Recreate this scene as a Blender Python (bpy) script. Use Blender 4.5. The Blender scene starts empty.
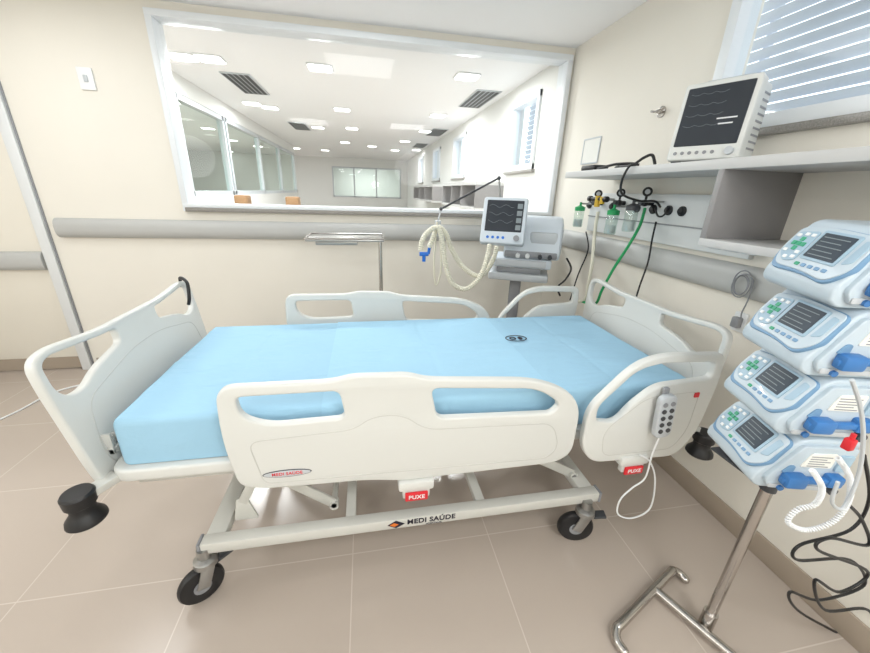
import bpy, bmesh, math, random
from mathutils import Vector, Matrix, noise
random.seed(5)
SC=bpy.context.scene; COL=SC.collection
V=Vector
# ---------------- camera ----------------
F=360.0; HC=1.5
fw=V((0.180,0.9195,-0.350)).normalized()
rt=V((0.983,-0.1788,0.0311)); rt=(rt-fw*rt.dot(fw)).normalized()
up=rt.cross(fw).normalized()
CAM=V((0,0,HC))
cd=bpy.data.cameras.new('camera'); cam=bpy.data.objects.new('camera',cd); COL.objects.link(cam)
cam.matrix_world=Matrix(((rt.x,up.x,-fw.x,CAM.x),(rt.y,up.y,-fw.y,CAM.y),(rt.z,up.z,-fw.z,CAM.z),(0,0,0,1)))
cd.sensor_width=36; cd.lens=F*36/870; cd.clip_start=0.02; cd.clip_end=200
SC.camera=cam
def ray(u,v): return fw*F+rt*(u-435)-up*(v-326.5)
def UX(u,v,x): r=ray(u,v); return CAM+r*(x/r.x)
def UY(u,v,y): r=ray(u,v); return CAM+r*(y/r.y)
def UZ(u,v,z): r=ray(u,v); return CAM+r*((z-HC)/r.z)
# ---------------- materials ----------------
def lin(c):
    c=c/255.0
    return c/12.92 if c<=0.04045 else ((c+0.055)/1.055)**2.4
def rgb(r,g,b): return (lin(r),lin(g),lin(b),1)
def mat(name,c,rough=0.5,metal=0.0,bump=0.0,bscale=60,var=0.04,vscale=3.0,emit=0,coat=0,spec=None):
    m=bpy.data.materials.new(name); m.use_nodes=True
    n=m.node_tree.nodes; l=m.node_tree.links; p=n['Principled BSDF']
    col=rgb(*c)
    tc=n.new('ShaderNodeTexCoord'); nz=n.new('ShaderNodeTexNoise'); nz.inputs['Scale'].default_value=vscale
    l.new(tc.outputs['Object'],nz.inputs['Vector'])
    mx=n.new('ShaderNodeMix'); mx.data_type='RGBA'
    mx.inputs[6].default_value=tuple(min(1,k*(1-var)) for k in col[:3])+(1,)
    mx.inputs[7].default_value=tuple(min(1,k*(1+var)) for k in col[:3])+(1,)
    l.new(nz.outputs['Fac'],mx.inputs[0]); l.new(mx.outputs[2],p.inputs['Base Color'])
    p.inputs['Roughness'].default_value=rough; p.inputs['Metallic'].default_value=metal
    if coat: p.inputs['Coat Weight'].default_value=coat
    if spec is not None: p.inputs['Specular IOR Level'].default_value=spec
    if emit:
        p.inputs['Emission Color'].default_value=col; p.inputs['Emission Strength'].default_value=emit
    if bump:
        b=n.new('ShaderNodeBump'); b.inputs['Strength'].default_value=bump; b.inputs['Distance'].default_value=0.002
        nb=n.new('ShaderNodeTexNoise'); nb.inputs['Scale'].default_value=bscale; nb.inputs['Detail'].default_value=4
        l.new(tc.outputs['Object'],nb.inputs['Vector']); l.new(nb.outputs['Fac'],b.inputs['Height']); l.new(b.outputs['Normal'],p.inputs['Normal'])
    return m
def glassmat(name,tint=(1,1,1),gl=0.06):
    m=bpy.data.materials.new(name); m.use_nodes=True
    n=m.node_tree.nodes; l=m.node_tree.links; n.remove(n['Principled BSDF'])
    out=n['Material Output']; t=n.new('ShaderNodeBsdfTransparent'); t.inputs[0].default_value=tint+(1,)
    g=n.new('ShaderNodeBsdfGlossy'); g.inputs['Roughness'].default_value=0.02
    mx=n.new('ShaderNodeMixShader'); mx.inputs[0].default_value=gl
    l.new(t.outputs[0],mx.inputs[1]); l.new(g.outputs[0],mx.inputs[2]); l.new(mx.outputs[0],out.inputs[0])
    return m
M={}
M['wall']=mat('cream_wall_paint',(232,228,218),0.75,bump=0.15,bscale=150,var=0.02)
M['ceil']=mat('white_ceiling_paint',(246,247,248),0.85,var=0.01)
M['base']=mat('brown_beige_baseboard',(164,151,136),0.45,var=0.05)
M['bumper']=mat('grey_vinyl_bumper',(184,185,183),0.45,bump=0.1,bscale=300,var=0.03)
M['alu']=mat('white_aluminium_frame',(230,235,239),0.35,var=0.02)
M['galu']=mat('grey_aluminium_frame',(198,204,208),0.35,var=0.02)
M['door']=mat('door_laminate',(229,224,212),0.5,var=0.02)
M['jamb']=mat('grey_door_jamb',(220,223,224),0.35,var=0.03)
M['granite']=mat('speckled_granite',(140,137,132),0.3,var=0.55,vscale=220)
M['bed']=mat('off_white_bed_plastic',(213,214,210),0.38,var=0.015,coat=0.1)
M['bedgroove']=mat('cream_plastic_emboss',(196,196,191),0.4,var=0.02)
M['frame']=mat('cream_painted_steel',(204,204,198),0.35,var=0.03)
M['black']=mat('black_rubber',(26,26,28),0.45,var=0.15)
M['dgrey']=mat('dark_grey_plastic',(62,64,68),0.45,var=0.1)
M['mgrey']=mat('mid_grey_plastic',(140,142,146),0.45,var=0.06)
M['lgrey']=mat('light_grey_plastic',(190,195,199),0.4,var=0.03)
M['white']=mat('white_plastic',(232,234,235),0.35,var=0.02)
M['gpanel']=mat('pale_grey_outlet_panel',(216,219,219),0.4,var=0.02)
M['case']=mat('off_white_device_casing',(216,218,215),0.4,var=0.02)
M['vcase']=mat('blue_grey_device_casing',(202,211,219),0.4,var=0.02)
M['chrome']=mat('brushed_chrome',(190,186,182),0.22,metal=1,var=0.05)
M['steel']=mat('stainless_steel',(170,170,168),0.3,metal=0.9,var=0.05)
M['red']=mat('red_plastic',(212,38,48),0.4)
M['green']=mat('green_hose_rubber',(30,158,92),0.4)
M['yellow']=mat('yellow_brass_fitting',(206,172,60),0.35,metal=0.3)
M['blue']=mat('blue_pump_plastic',(112,150,184),0.38,var=0.05)
M['dblue']=mat('strong_blue_clamp_plastic',(58,118,182),0.38,var=0.05)
M['lblue']=mat('pale_blue_pump_plastic',(158,184,202),0.38,var=0.04)
M['pump']=mat('ice_white_pump_plastic',(188,202,212),0.33,var=0.02,coat=0.15)
M['screen']=mat('dark_lcd_screen',(56,60,66),0.4,var=0.1,spec=0.2)
M['screenlit']=mat('grey_lcd_screen',(62,72,82),0.35,var=0.15,spec=0.25)
M['trace']=mat('dim_screen_trace',(130,140,144),0.5)
M['cyan']=mat('bright_blue_connector',(28,110,205),0.35)
M['key']=mat('teal_green_key',(52,158,120),0.4)
M['shelf']=mat('light_grey_melamine',(198,198,197),0.4,var=0.02)
M['shelfd']=mat('mid_grey_melamine',(146,144,144),0.45,var=0.03)
M['hose']=mat('translucent_cream_tubing',(222,219,202),0.35,var=0.04)
M['jar']=glassmat('clear_plastic_jar',(0.86,0.93,0.9),0.12)
M['glass']=glassmat('window_glass',(0.985,0.99,0.985),0.010)
M['glass0']=glassmat('outer_window_glass',(0.97,0.985,0.99),0.006)
M['glass2']=glassmat('green_tint_glass',(0.91,0.96,0.94),0.03)
M['panel']=mat('led_panel_diffuser',(255,255,252),0.5,emit=7)
M['vent']=mat('dark_vent_slot',(52,54,56),0.6)
M['ink']=mat('dark_ink',(30,28,44),0.6)
M['orange']=mat('orange_ink',(226,120,40),0.6)
M['card']=mat('tan_cardboard',(140,108,74),0.7,var=0.1)
M['slat']=mat('pale_blue_louver',(200,208,218),0.5,var=0.02)
M['paper']=mat('white_paper',(232,232,226),0.8)
M['adjwall']=mat('pale_grey_wall',(232,233,230),0.7,var=0.01)
def sheetmat(name,c):
    m=mat(name,c,0.85,var=0.03,vscale=2)
    n=m.node_tree.nodes; l=m.node_tree.links; p=n['Principled BSDF']
    tc=n.new('ShaderNodeTexCoord'); mp=n.new('ShaderNodeMapping'); mp.inputs['Scale'].default_value=(2.5,7,5)
    nz=n.new('ShaderNodeTexNoise'); nz.inputs['Scale'].default_value=1.3; nz.inputs['Detail'].default_value=4; nz.inputs['Distortion'].default_value=1.0
    wv=n.new('ShaderNodeTexNoise'); wv.inputs['Scale'].default_value=500
    ad=n.new('ShaderNodeMath'); ad.operation='MULTIPLY_ADD'; ad.inputs[1].default_value=0.03
    b=n.new('ShaderNodeBump'); b.inputs['Strength'].default_value=0.6; b.inputs['Distance'].default_value=0.018
    l.new(tc.outputs['Object'],mp.inputs[0]); l.new(mp.outputs[0],nz.inputs['Vector']); l.new(tc.outputs['Object'],wv.inputs['Vector'])
    l.new(wv.outputs['Fac'],ad.inputs[0]); l.new(nz.outputs['Fac'],ad.inputs[2]); l.new(ad.outputs[0],b.inputs['Height']); l.new(b.outputs['Normal'],p.inputs['Normal'])
    return m
M['sheet']=sheetmat('light_blue_cotton',(156,197,221))
M['sheet2']=sheetmat('light_blue_draw_cotton',(160,202,226))
def floormat():
    m=mat('beige_porcelain_tile',(183,171,160),0.22,var=0.05,vscale=1.2)
    n=m.node_tree.nodes; l=m.node_tree.links; p=n['Principled BSDF']
    src=p.inputs['Base Color'].links[0].from_socket
    tc=n.new('ShaderNodeTexCoord'); mp=n.new('ShaderNodeMapping'); mp.inputs['Location'].default_value=(0.104+0.62*20,0.07+0.62*20,0)
    br=n.new('ShaderNodeTexBrick'); br.offset=0; br.inputs['Scale'].default_value=1
    br.inputs['Brick Width'].default_value=0.62; br.inputs['Row Height'].default_value=0.62; br.inputs['Mortar Size'].default_value=0.0022; br.inputs['Mortar Smooth'].default_value=0.1
    br.inputs['Color1'].default_value=(1,1,1,1); br.inputs['Color2'].default_value=(0.98,0.975,0.97,1); br.inputs['Mortar'].default_value=(1.0,1.0,0.98,1)
    l.new(tc.outputs['Object'],mp.inputs[0]); l.new(mp.outputs[0],br.inputs['Vector'])
    mu=n.new('ShaderNodeMix'); mu.data_type='RGBA'; mu.blend_type='MULTIPLY'; mu.inputs[0].default_value=1
    l.new(src,mu.inputs[6]); l.new(br.outputs['Color'],mu.inputs[7])
    mo=n.new('ShaderNodeMix'); mo.data_type='RGBA'; l.new(br.outputs['Fac'],mo.inputs[0]); l.new(mu.outputs[2],mo.inputs[6]); mo.inputs[7].default_value=rgb(200,190,180)
    l.new(mo.outputs[2],p.inputs['Base Color'])
    return m
M['floor']=floormat()
# ---------------- mesh helpers ----------------
def rnd(pts,n=7):
    out=[]; N=len(pts)
    for i in range(N):
        p=V(pts[i][:2]); a=V(pts[i-1][:2]); b=V(pts[(i+1)%N][:2]); r=pts[i][2] if len(pts[i])>2 else 0
        if r<=0: out.append(p); continue
        da=(a-p); db=(b-p); ra=min(r,da.length*0.49); rb=min(r,db.length*0.49)
        A=p+da.normalized()*ra; B=p+db.normalized()*rb
        for k in range(n+1):
            t=k/n; out.append(A*(1-t)**2+p*2*t*(1-t)+B*t*t)
    return out
def rrect(x0,x1,y0,y1,r): return rnd([(x0,y0,r),(x1,y0,r),(x1,y1,r),(x0,y1,r)])
def ell(cx,cy,rx,ry,n=24): return [V((cx+rx*math.cos(2*math.pi*k/n),cy+ry*math.sin(2*math.pi*k/n))) for k in range(n)]
def fr(o,a,b,c):
    a=V(a).normalized(); b=V(b).normalized(); c=V(c).normalized(); o=V(o)
    return Matrix(((a.x,b.x,c.x,o.x),(a.y,b.y,c.y,o.y),(a.z,b.z,c.z,o.z),(0,0,0,1)))
def XZ(y,x=0,z=0): return fr((x,y,z),(1,0,0),(0,0,1),(0,-1,0))
def YZ(x,y=0,z=0): return fr((x,y,z),(0,1,0),(0,0,1),(1,0,0))
def mYZ(x,y=0,z=0): return fr((x,y,z),(0,-1,0),(0,0,1),(-1,0,0))
def XY(z,x=0,y=0): return fr((x,y,z),(1,0,0),(0,1,0),(0,0,1))
def catmull(P,sub=8):
    P=[V(p) for p in P]; Q=[]; n=len(P)
    for i in range(n-1):
        a=P[max(i-1,0)];b_=P[i];c=P[i+1];d=P[min(i+2,n-1)]
        for k in range(sub):
            t=k/sub; Q.append(0.5*((2*b_)+(c-a)*t+(2*a-5*b_+4*c-d)*t*t+(3*b_-a-3*c+d)*t**3))
    Q.append(P[-1]); return Q
def coilpath(P,R,pitch,per=10):
    Q=catmull(P,16); out=[]; nrm=None
    LL=[0]
    for i in range(1,len(Q)): LL.append(LL[-1]+(Q[i]-Q[i-1]).length)
    n=int(LL[-1]/pitch*per); j=0
    for k in range(n+1):
        t=LL[-1]*k/n
        while j<len(LL)-2 and LL[j+1]<t: j+=1
        f=(t-LL[j])/max(1e-9,LL[j+1]-LL[j]); p=Q[j].lerp(Q[j+1],min(1,f)); d=(Q[j+1]-Q[j]).normalized()
        if nrm is None: nrm=d.orthogonal().normalized()
        nrm=(nrm-d*nrm.dot(d)).normalized(); bn=d.cross(nrm); a=2*math.pi*k/per
        out.append(p+nrm*R*math.cos(a)+bn*R*math.sin(a))
    return out
class MB:
    def __init__(s): s.bm=bmesh.new()
    def _merge(s,b,Mx=None):
        me=bpy.data.meshes.new('t'); b.to_mesh(me); b.free()
        if Mx is not None: me.transform(Mx)
        s.bm.from_mesh(me); bpy.data.meshes.remove(me); return s
    def box(s,x0,x1,y0,y1,z0,z1,bev=0,Mx=None,seg=2):
        b=bmesh.new(); bmesh.ops.create_cube(b,size=1)
        for v in b.verts: v.co=V(((x0+x1)/2+v.co.x*(x1-x0),(y0+y1)/2+v.co.y*(y1-y0),(z0+z1)/2+v.co.z*(z1-z0)))
        if bev: bmesh.ops.bevel(b,geom=b.edges[:],offset=bev,segments=seg,affect='EDGES',profile=0.5)
        return s._merge(b,Mx)
    def beam(s,p0,p1,w,h,bev=0.003,upv=(0,0,1)):
        p0=V(p0);p1=V(p1); d=p1-p0; L=d.length; d.normalize(); u=V(upv); u=(u-d*u.dot(d)).normalized(); c=d.cross(u)
        Mx=Matrix(((d.x,c.x,u.x,p0.x),(d.y,c.y,u.y,p0.y),(d.z,c.z,u.z,p0.z),(0,0,0,1)))
        return s.box(0,L,-w/2,w/2,-h/2,h/2,bev,Mx)
    def cyl(s,p0,p1,r0,r1=None,seg=20):
        p0=V(p0);p1=V(p1); r1=r0 if r1 is None else r1
        d=p1-p0; b=bmesh.new(); bmesh.ops.create_cone(b,cap_ends=True,segments=seg,radius1=r0,radius2=r1,depth=d.length)
        q=V((0,0,1)).rotation_difference(d.normalized()).to_matrix().to_4x4()
        return s._merge(b,Matrix.Translation((p0+p1)/2)@q)
    def sph(s,c,r,sc=(1,1,1)):
        b=bmesh.new(); bmesh.ops.create_uvsphere(b,u_segments=20,v_segments=12,radius=r)
        return s._merge(b,Matrix.Translation(V(c))@Matrix.Diagonal((*sc,1)))
    def lathe(s,prof,o=(0,0,0),axis=(0,0,1),seg=24):
        b=bmesh.new(); rings=[]
        for (r,z) in prof:
            rings.append([b.verts.new((max(r,1e-5)*math.cos(2*math.pi*k/seg),max(r,1e-5)*math.sin(2*math.pi*k/seg),z)) for k in range(seg)])
        for i in range(len(rings)-1):
            for k in range(seg): b.faces.new((rings[i][k],rings[i][(k+1)%seg],rings[i+1][(k+1)%seg],rings[i+1][k]))
        b.faces.new(rings[0][::-1]); b.faces.new(rings[-1])
        bmesh.ops.recalc_face_normals(b,faces=b.faces[:])
        q=V((0,0,1)).rotation_difference(V(axis).normalized()).to_matrix().to_4x4()
        return s._merge(b,Matrix.Translation(V(o))@q)
    def tube(s,pts,r,seg=10,smooth=True,sub=8,ribs=0,amp=0.15):
        P=[V(p) for p in pts]
        if smooth and len(P)>2: P=catmull(P,sub)
        if ribs:
            L=[0]
            for i in range(1,len(P)): L.append(L[-1]+(P[i]-P[i-1]).length)
            n=max(4,int(L[-1]/ribs)); R=[];j=0
            for k in range(n+1):
                t=L[-1]*k/n
                while j<len(L)-2 and L[j+1]<t: j+=1
                f=(t-L[j])/max(1e-9,L[j+1]-L[j]); R.append(P[j].lerp(P[j+1],min(1,f)))
            P=R
        b=bmesh.new(); rings=[]; nrm=None
        for i,p in enumerate(P):
            d=(P[min(i+1,len(P)-1)]-P[max(i-1,0)])
            if d.length<1e-9: d=V((0,0,1))
            d.normalize()
            if nrm is None: nrm=d.orthogonal().normalized()
            nrm=(nrm-d*nrm.dot(d)); nrm=nrm.normalized() if nrm.length>1e-6 else d.orthogonal().normalized()
            bn=d.cross(nrm); rr=r*(1+amp*(1 if i%2 else -1)) if ribs else r
            rings.append([b.verts.new(p+nrm*rr*math.cos(2*math.pi*k/seg)+bn*rr*math.sin(2*math.pi*k/seg)) for k in range(seg)])
        for i in range(len(rings)-1):
            for k in range(seg): b.faces.new((rings[i][k],rings[i][(k+1)%seg],rings[i+1][(k+1)%seg],rings[i+1][k]))
        b.faces.new(rings[0][::-1]); b.faces.new(rings[-1])
        bmesh.ops.recalc_face_normals(b,faces=b.faces[:])
        return s._merge(b)
    def panel(s,outline,holes,half,bev,Mx,res=3):
        cu=bpy.data.curves.new('c','CURVE'); cu.dimensions='2D'; cu.fill_mode='BOTH'
        cu.extrude=max(half-bev,0.0001); cu.bevel_depth=bev; cu.bevel_resolution=res; cu.offset=-bev
        for poly in [outline]+list(holes):
            sp=cu.splines.new('POLY'); sp.points.add(len(poly)-1)
            for i,p in enumerate(poly): sp.points[i].co=(p[0],p[1],0,1)
            sp.use_cyclic_u=True
        return s._curve(cu,Mx)
    def _curve(s,cu,Mx):
        o=bpy.data.objects.new('tmp',cu); COL.objects.link(o)
        dg=bpy.context.evaluated_depsgraph_get(); dg.update()
        me=bpy.data.meshes.new_from_object(o.evaluated_get(dg)); me.transform(Mx); s.bm.from_mesh(me)
        bpy.data.objects.remove(o); bpy.data.curves.remove(cu); bpy.data.meshes.remove(me); return s
    def text(s,body,size,Mx,ext=0.0004,align='CENTER',bold=0):
        cu=bpy.data.curves.new('t','FONT'); cu.body=body; cu.size=size; cu.extrude=ext; cu.align_x=align; cu.align_y='CENTER'; cu.offset=bold; cu.space_character=1.0+ (0.06 if bold else 0)
        return s._curve(cu,Mx)
    def build(s,name,m,parent=None,local=False,ang=35):
        me=bpy.data.meshes.new(name); bmesh.ops.remove_doubles(s.bm,verts=s.bm.verts,dist=1e-6); s.bm.to_mesh(me); s.bm.free()
        for p in me.polygons: p.use_smooth=True
        me.set_sharp_from_angle(angle=math.radians(ang))
        me.materials.append(M[m] if isinstance(m,str) else m)
        o=bpy.data.objects.new(name,me); COL.objects.link(o)
        if parent is not None:
            o.parent=parent; root=parent
            while root.parent: root=root.parent
            if not local: me.transform(Matrix.Translation(-root.location))
        elif not local:
            xs=[v.co.x for v in me.vertices]; ys=[v.co.y for v in me.vertices]; zs=[v.co.z for v in me.vertices]
            c=V(((min(xs)+max(xs))/2,(min(ys)+max(ys))/2,min(zs)))
            me.transform(Matrix.Translation(-c)); o.location=c
        return o
def tag(o,label,cat,group=None):
    o['label']=label; o['category']=cat
    if group: o['group']=group
    return o
def thing(name,label,cat,loc,rz=0,group=None):
    o=bpy.data.objects.new(name,None); o.empty_display_size=0.05; COL.objects.link(o); o.location=loc; o.rotation_euler=(0,0,rz)
    return tag(o,label,cat,group)
def struct(o): o['kind']='structure'; return o
def sempty(name,loc):
    o=bpy.data.objects.new(name,None); COL.objects.link(o); o.location=loc; return struct(o)
def copy_tree(o,parent=None):
    c=o.copy(); COL.objects.link(c)
    if parent: c.parent=parent
    for ch in list(o.children): copy_tree(ch,c)
    return c
# ---------------- room ----------------
WX=1.70; WY=3.22; CH=2.61; FY=15.5; LX=-3.5; BY=-1.6; EY=FY+3
def wallx(x0,x1,ya,yb,za,zb,holes):
    m=MB(); ys=sorted({ya,yb,*[h[0] for h in holes],*[h[1] for h in holes]}); zs=sorted({za,zb,*[h[2] for h in holes],*[h[3] for h in holes]})
    for i in range(len(ys)-1):
        for j in range(len(zs)-1):
            cy=(ys[i]+ys[i+1])/2; cz=(zs[j]+zs[j+1])/2
            if any(h[0]<cy<h[1] and h[2]<cz<h[3] for h in holes): continue
            m.box(x0,x1,ys[i],ys[i+1],zs[j],zs[j+1])
    return m
def wally(y0,y1,xa,xb,za,zb,holes):
    m=wallx(y0,y1,xa,xb,za,zb,holes)
    for v in m.bm.verts: v.co=V((v.co.y,v.co.x,v.co.z))
    bmesh.ops.recalc_face_normals(m.bm,faces=m.bm.faces[:]); return m
fl=MB().box(-6.2,WX+.15,BY-.15,EY,-.1,0).build('floor','floor',local=True); struct(fl)
struct(MB().box(-6.2,WX+.15,BY-.15,EY,CH,CH+.1).build('ceiling','ceil'))
W1=(.15,1.78,1.80,2.50); AW=[(3.75,4.5,1.75,2.45),(6.5,7.4,1.75,2.45),(8.7,9.6,1.75,2.45),(11.2,12.1,1.75,2.45)]
struct(wallx(WX,WX+.15,BY-.15,WY,0,CH,[W1]).build('wall_right','wall'))
struct(wallx(WX,WX+.15,WY,EY,0,CH,AW).build('wall_adjoining_right','adjwall'))
struct(wally(WY,WY+.12,LX,WX,0,CH,[(-1.34,1.65,1.32,2.55),(-3.25,-2.33,0,2.12)]).build('wall_back','wall'))
struct(MB().box(LX-.15,LX,BY-.15,WY+.12,0,CH).build('wall_left','wall'))
struct(MB().box(LX-.15,WX+.15,BY-.15,BY,0,CH).build('wall_front','wall'))
struct(wally(FY,FY+.15,-6.2,WX,0,CH,[(-1.2,1.45,1.2,2.3)]).build('wall_adjoining_far','adjwall'))
struct(MB().box(-6.35,-6.2,WY,EY,0,CH).build('wall_adjoining_left','adjwall'))
struct(MB().box(-6.35,WX+.15,EY,EY+.15,0,CH).build('wall_adjoining_end','adjwall'))
w=sempty('window_7',(0,FY,0))
m=MB()
for x in (-1.2,-.4,.45,1.40): m.box(x,x+.05,FY-.01,FY+.06,1.2,2.3)
m.box(-1.2,1.45,FY-.01,FY+.06,1.2,1.25).box(-1.2,1.45,FY-.01,FY+.06,2.25,2.3); m.build('window_frame','galu',w)
MB().box(-1.2,1.45,FY+.02,FY+.03,1.2,2.3).build('glass','glass2',w)
struct(MB().box(-2.27,WX-.013,WY-.012,WY,0,.10,.003).build('baseboard_back','base'))
struct(MB().box(WX-.012,WX,BY,WY,0,.11,.003).build('baseboard_right','base'))
BP=[(0,-.07,.01),(.03,-.07,.03),(.055,-.035,.03),(.055,.035,.03),(.03,.07,.03),(0,.07,.01)]
Lb=WX-.06-(-2.24)
struct(MB().panel(rnd(BP),[],Lb/2,.006,fr(((-2.24+WX-.06)/2,WY,1.165),(0,-1,0),(0,0,1),(-1,0,0))).build('trim_1','bumper'))
struct(MB().panel(rnd(BP),[],(WY-.04-(-.9))/2,.006,fr((WX,(WY-.04-.9)/2,1.165),(-1,0,0),(0,0,1),(0,1,0))).build('trim_2','bumper'))
w=sempty('window_1',(.155,WY,1.3))
m=MB()
x0,x1,z0,z1=-1.37,1.68,1.30,2.56; t=.042
m.box(x0,x1,WY-.025,WY+.13,z1-t,z1,.004).box(x0,x0+t,WY-.0249,WY+.1299,z0,z1,.004).box(x1-t,x1,WY-.0249,WY+.1299,z0,z1,.004).box(x0,x1,WY-.025,WY+.13,z0+.03,z0+.03+t*.7,.004)
m.build('window_frame','alu',w)
MB().box(x0+.02,x1-.01,WY-.04,WY+.14,z0,z0+.03,.003).build('sill','granite',w)
MB().box(x0+t-.01,x1-t+.01,WY+.05,WY+.056,z0+.05,z1-t+.01).build('glass','glass',w)
def outer_window(n,y0,y1,z0,z1,muls):
    w=sempty('window_%d'%n,(WX,(y0+y1)/2,z0))
    m=MB(); t=.055
    m.box(WX-.025,WX+.08,y0,y1,z1-t,z1,.003).box(WX-.025,WX+.08,y0,y1,z0,z0+t,.003)
    for y in (y0,y1-t): m.box(WX-.0249,WX+.0799,y,y+t,z0,z1,.003)
    for y in muls: m.box(WX-.0,WX+.07,y-.02,y+.02,z0,z1,.003)
    m.build('window_frame','alu',w)
    MB().box(WX+.03,WX+.036,y0+.02,y1-.02,z0+.02,z1-.02).build('glass','glass0',w)
    MB().box(WX-.035,WX+.14,y0-.03,y1+.03,z0-.03,z0,.003).build('sill','granite',w)
    z=z0-.02; m=MB()
    while z<z1+.3:
        m.beam((WX+.30,y0-.2,z),(WX+.30,y1+.2,z),.046,.006,.0015,upv=(.85,0,.5)); z+=.053
    for y in (y0-.1,(y0+y1)/2,y1+.1): m.box(WX+.335,WX+.36,y-.015,y+.015,z0-.1,z1+.3)
    m.build('louver','slat',w)
outer_window(2,*W1,[.98])
for i,a in enumerate(AW): outer_window(3+i,*a,[])
d=sempty('door_1',(-2.8,WY,0))
MB().box(-3.2,-2.385,WY+.02,WY+.06,.01,2.06,.003).build('door_leaf','door',d)
m=MB(); m.box(-2.385,-2.315,WY-.025,WY+.12,0,2.12,.006).box(-3.25,-3.2,WY-.025,WY+.12,0,2.12,.004).box(-3.25,-2.32,WY-.0249,WY+.1199,2.06,2.12,.004); m.build('door_frame','jamb',d)
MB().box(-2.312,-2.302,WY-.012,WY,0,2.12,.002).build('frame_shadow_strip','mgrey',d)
b=MB(); b.panel(rnd(BP),[],.39,.006,fr((-2.79,WY+.02,.915),(0,-1,0),(0,0,1),(-1,0,0))); b.build('door_bumper','bumper',d)
MB().box(-3.19,-2.39,WY+.012,WY+.02,.01,.11).build('kick_plate','base',d)
p=sempty('wall_adjoining_partition',(-2,8.5,0))
MB().box(-2.05,-1.95,4.9,12,0,1.36).box(-2.05,-1.95,4.9,12,2.42,CH).build('partition_wall','adjwall',p)
m=MB(); m.box(-2.04,-1.96,4.9,12,1.36,1.42).box(-2.04,-1.96,4.9,12,2.36,2.42)
for y in (4.9,6.3,6.42,8.2,10,11.94): m.box(-2.04,-1.96,y,y+.06,1.36,2.42)
m.build('partition_frame','galu',p)
MB().box(-2.003,-1.997,4.9,12,1.4,2.4).build('partition_glass','glass2',p)
def ceil_light():
    t=thing('ceiling_light','square flush LED panel set in the ceiling of the room beyond the glass','ceiling light',(0,0,CH),0,'LED panels in the neighbouring room ceiling')
    MB().panel(rrect(-.125,.125,-.125,.125,.05),[],.006,.002,XY(-.006)).build('light_frame','white',t,local=True)
    MB().panel(rrect(-.11,.11,-.11,.11,.045),[],.002,.0005,XY(-.013)).build('diffuser','panel',t,local=True); return t
first=None; LPOS=[]
LP=[(182,56),(210,58),(320,67),(467,76),(252,103),(270,107),(342,109),(438,115),(352,128),(425,131),(318,127),(296,148),(395,150),(345,142),(258,146),(232,140),(405,141),(372,146),(325,150),(420,150),(208,128),(246,156)]
for i,(u,v) in enumerate(LP):
    q=UZ(u,v,CH)
    o=ceil_light() if i==0 else copy_tree(first)
    if i==0: first=o
    o.location=(max(-5.9,min(1.5,q.x)),min(q.y,FY-.4),CH); LPOS.append(o.location.copy())
def ceil_vent():
    t=thing('air_vent','slotted air grille in the ceiling of the room beyond the glass','air vent',(0,0,CH),0,'air grilles in the neighbouring room ceiling')
    MB().box(-.15,.15,-.45,.45,-.012,0,.003).build('vent_frame','lgrey',t,local=True)
    m=MB()
    for k in range(5): m.box(-.137+.055*k,-.093+.055*k,-.43,.43,-.0135,-.0115)
    m.build('slot','vent',t,local=True); return t
fv=None
for i,(u,v) in enumerate([(247,84),(488,100),(300,126),(448,133),(430,146)]):
    q=UZ(u,v,CH); o=ceil_vent() if i==0 else copy_tree(fv)
    if i==0: fv=o
    o.location=(min(1.45,q.x),q.y,CH)
for i,(ya,yb,lab) in enumerate([(4.55,6.6,'grey wall shelf with open compartments, nearer one beyond the glass'),(7.6,10.6,'grey wall shelf with open compartments, farther one beyond the glass')]):
    t=thing('wall_shelf',lab,'shelf',(WX-.2,(ya+yb)/2,1.3),0)
    MB().box(WX-.36,WX,ya,yb,1.60,1.64).build('top_board','shelf',t)
    for y in (ya,ya+(yb-ya)*.35,ya+(yb-ya)*.65,yb-.03): MB().box(WX-.36,WX,y,y+.03,1.33,1.60).build('divider','shelfd',t)
    MB().box(WX-.36,WX,ya,yb,1.30,1.33).build('bottom_board','shelf',t)
for i,(u,v,lab) in enumerate([(243,199,'small tan carton on the left cabinet beyond the window'),(293,199,'small tan carton on the right cabinet beyond the window')]):
    q=UY(u,v,5.2)
    t=thing('filing_cabinet','tall pale grey cabinet beyond the glass, carrying the %s tan carton'%('left' if i==0 else 'right'),'cabinet',(q.x,5.2,0))
    MB().box(q.x-.22,q.x+.22,4.98,5.42,0,1.24,.005).build('body','lgrey',t)
    for k in range(3):
        dr=MB().box(q.x-.2,q.x+.2,4.965,4.98,.06+.385*k,.42+.385*k,.003).build('drawer','lgrey',t)
        MB().box(q.x-.06,q.x+.06,4.95,4.966,.32+.385*k,.34+.385*k,.003).build('handle','mgrey',dr)
    c=MB().box(q.x-.08,q.x+.08,5.1,5.28,1.24,1.385,.02).build('carton','card'); tag(c,lab,'box')
# ---------------- right wall shelf ----------------
SX=1.33
s=thing('wall_shelf','long light grey wall shelf with an open compartment, under the high window','shelf',(SX+.18,1.4,1.33))
MB().box(SX,WX,.3,2.42,1.615,1.652,.002).build('top_board','shelf',s)
MB().box(SX,WX,1.25,1.275,1.36,1.615,.001).build('divider','shelfd',s)
MB().box(SX,WX,.3,1.275,1.33,1.36,.002).build('bottom_board','shelf',s)
MB().box(SX,WX,.3,.325,1.36,1.615,.001).build('divider','shelfd',s)
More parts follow.
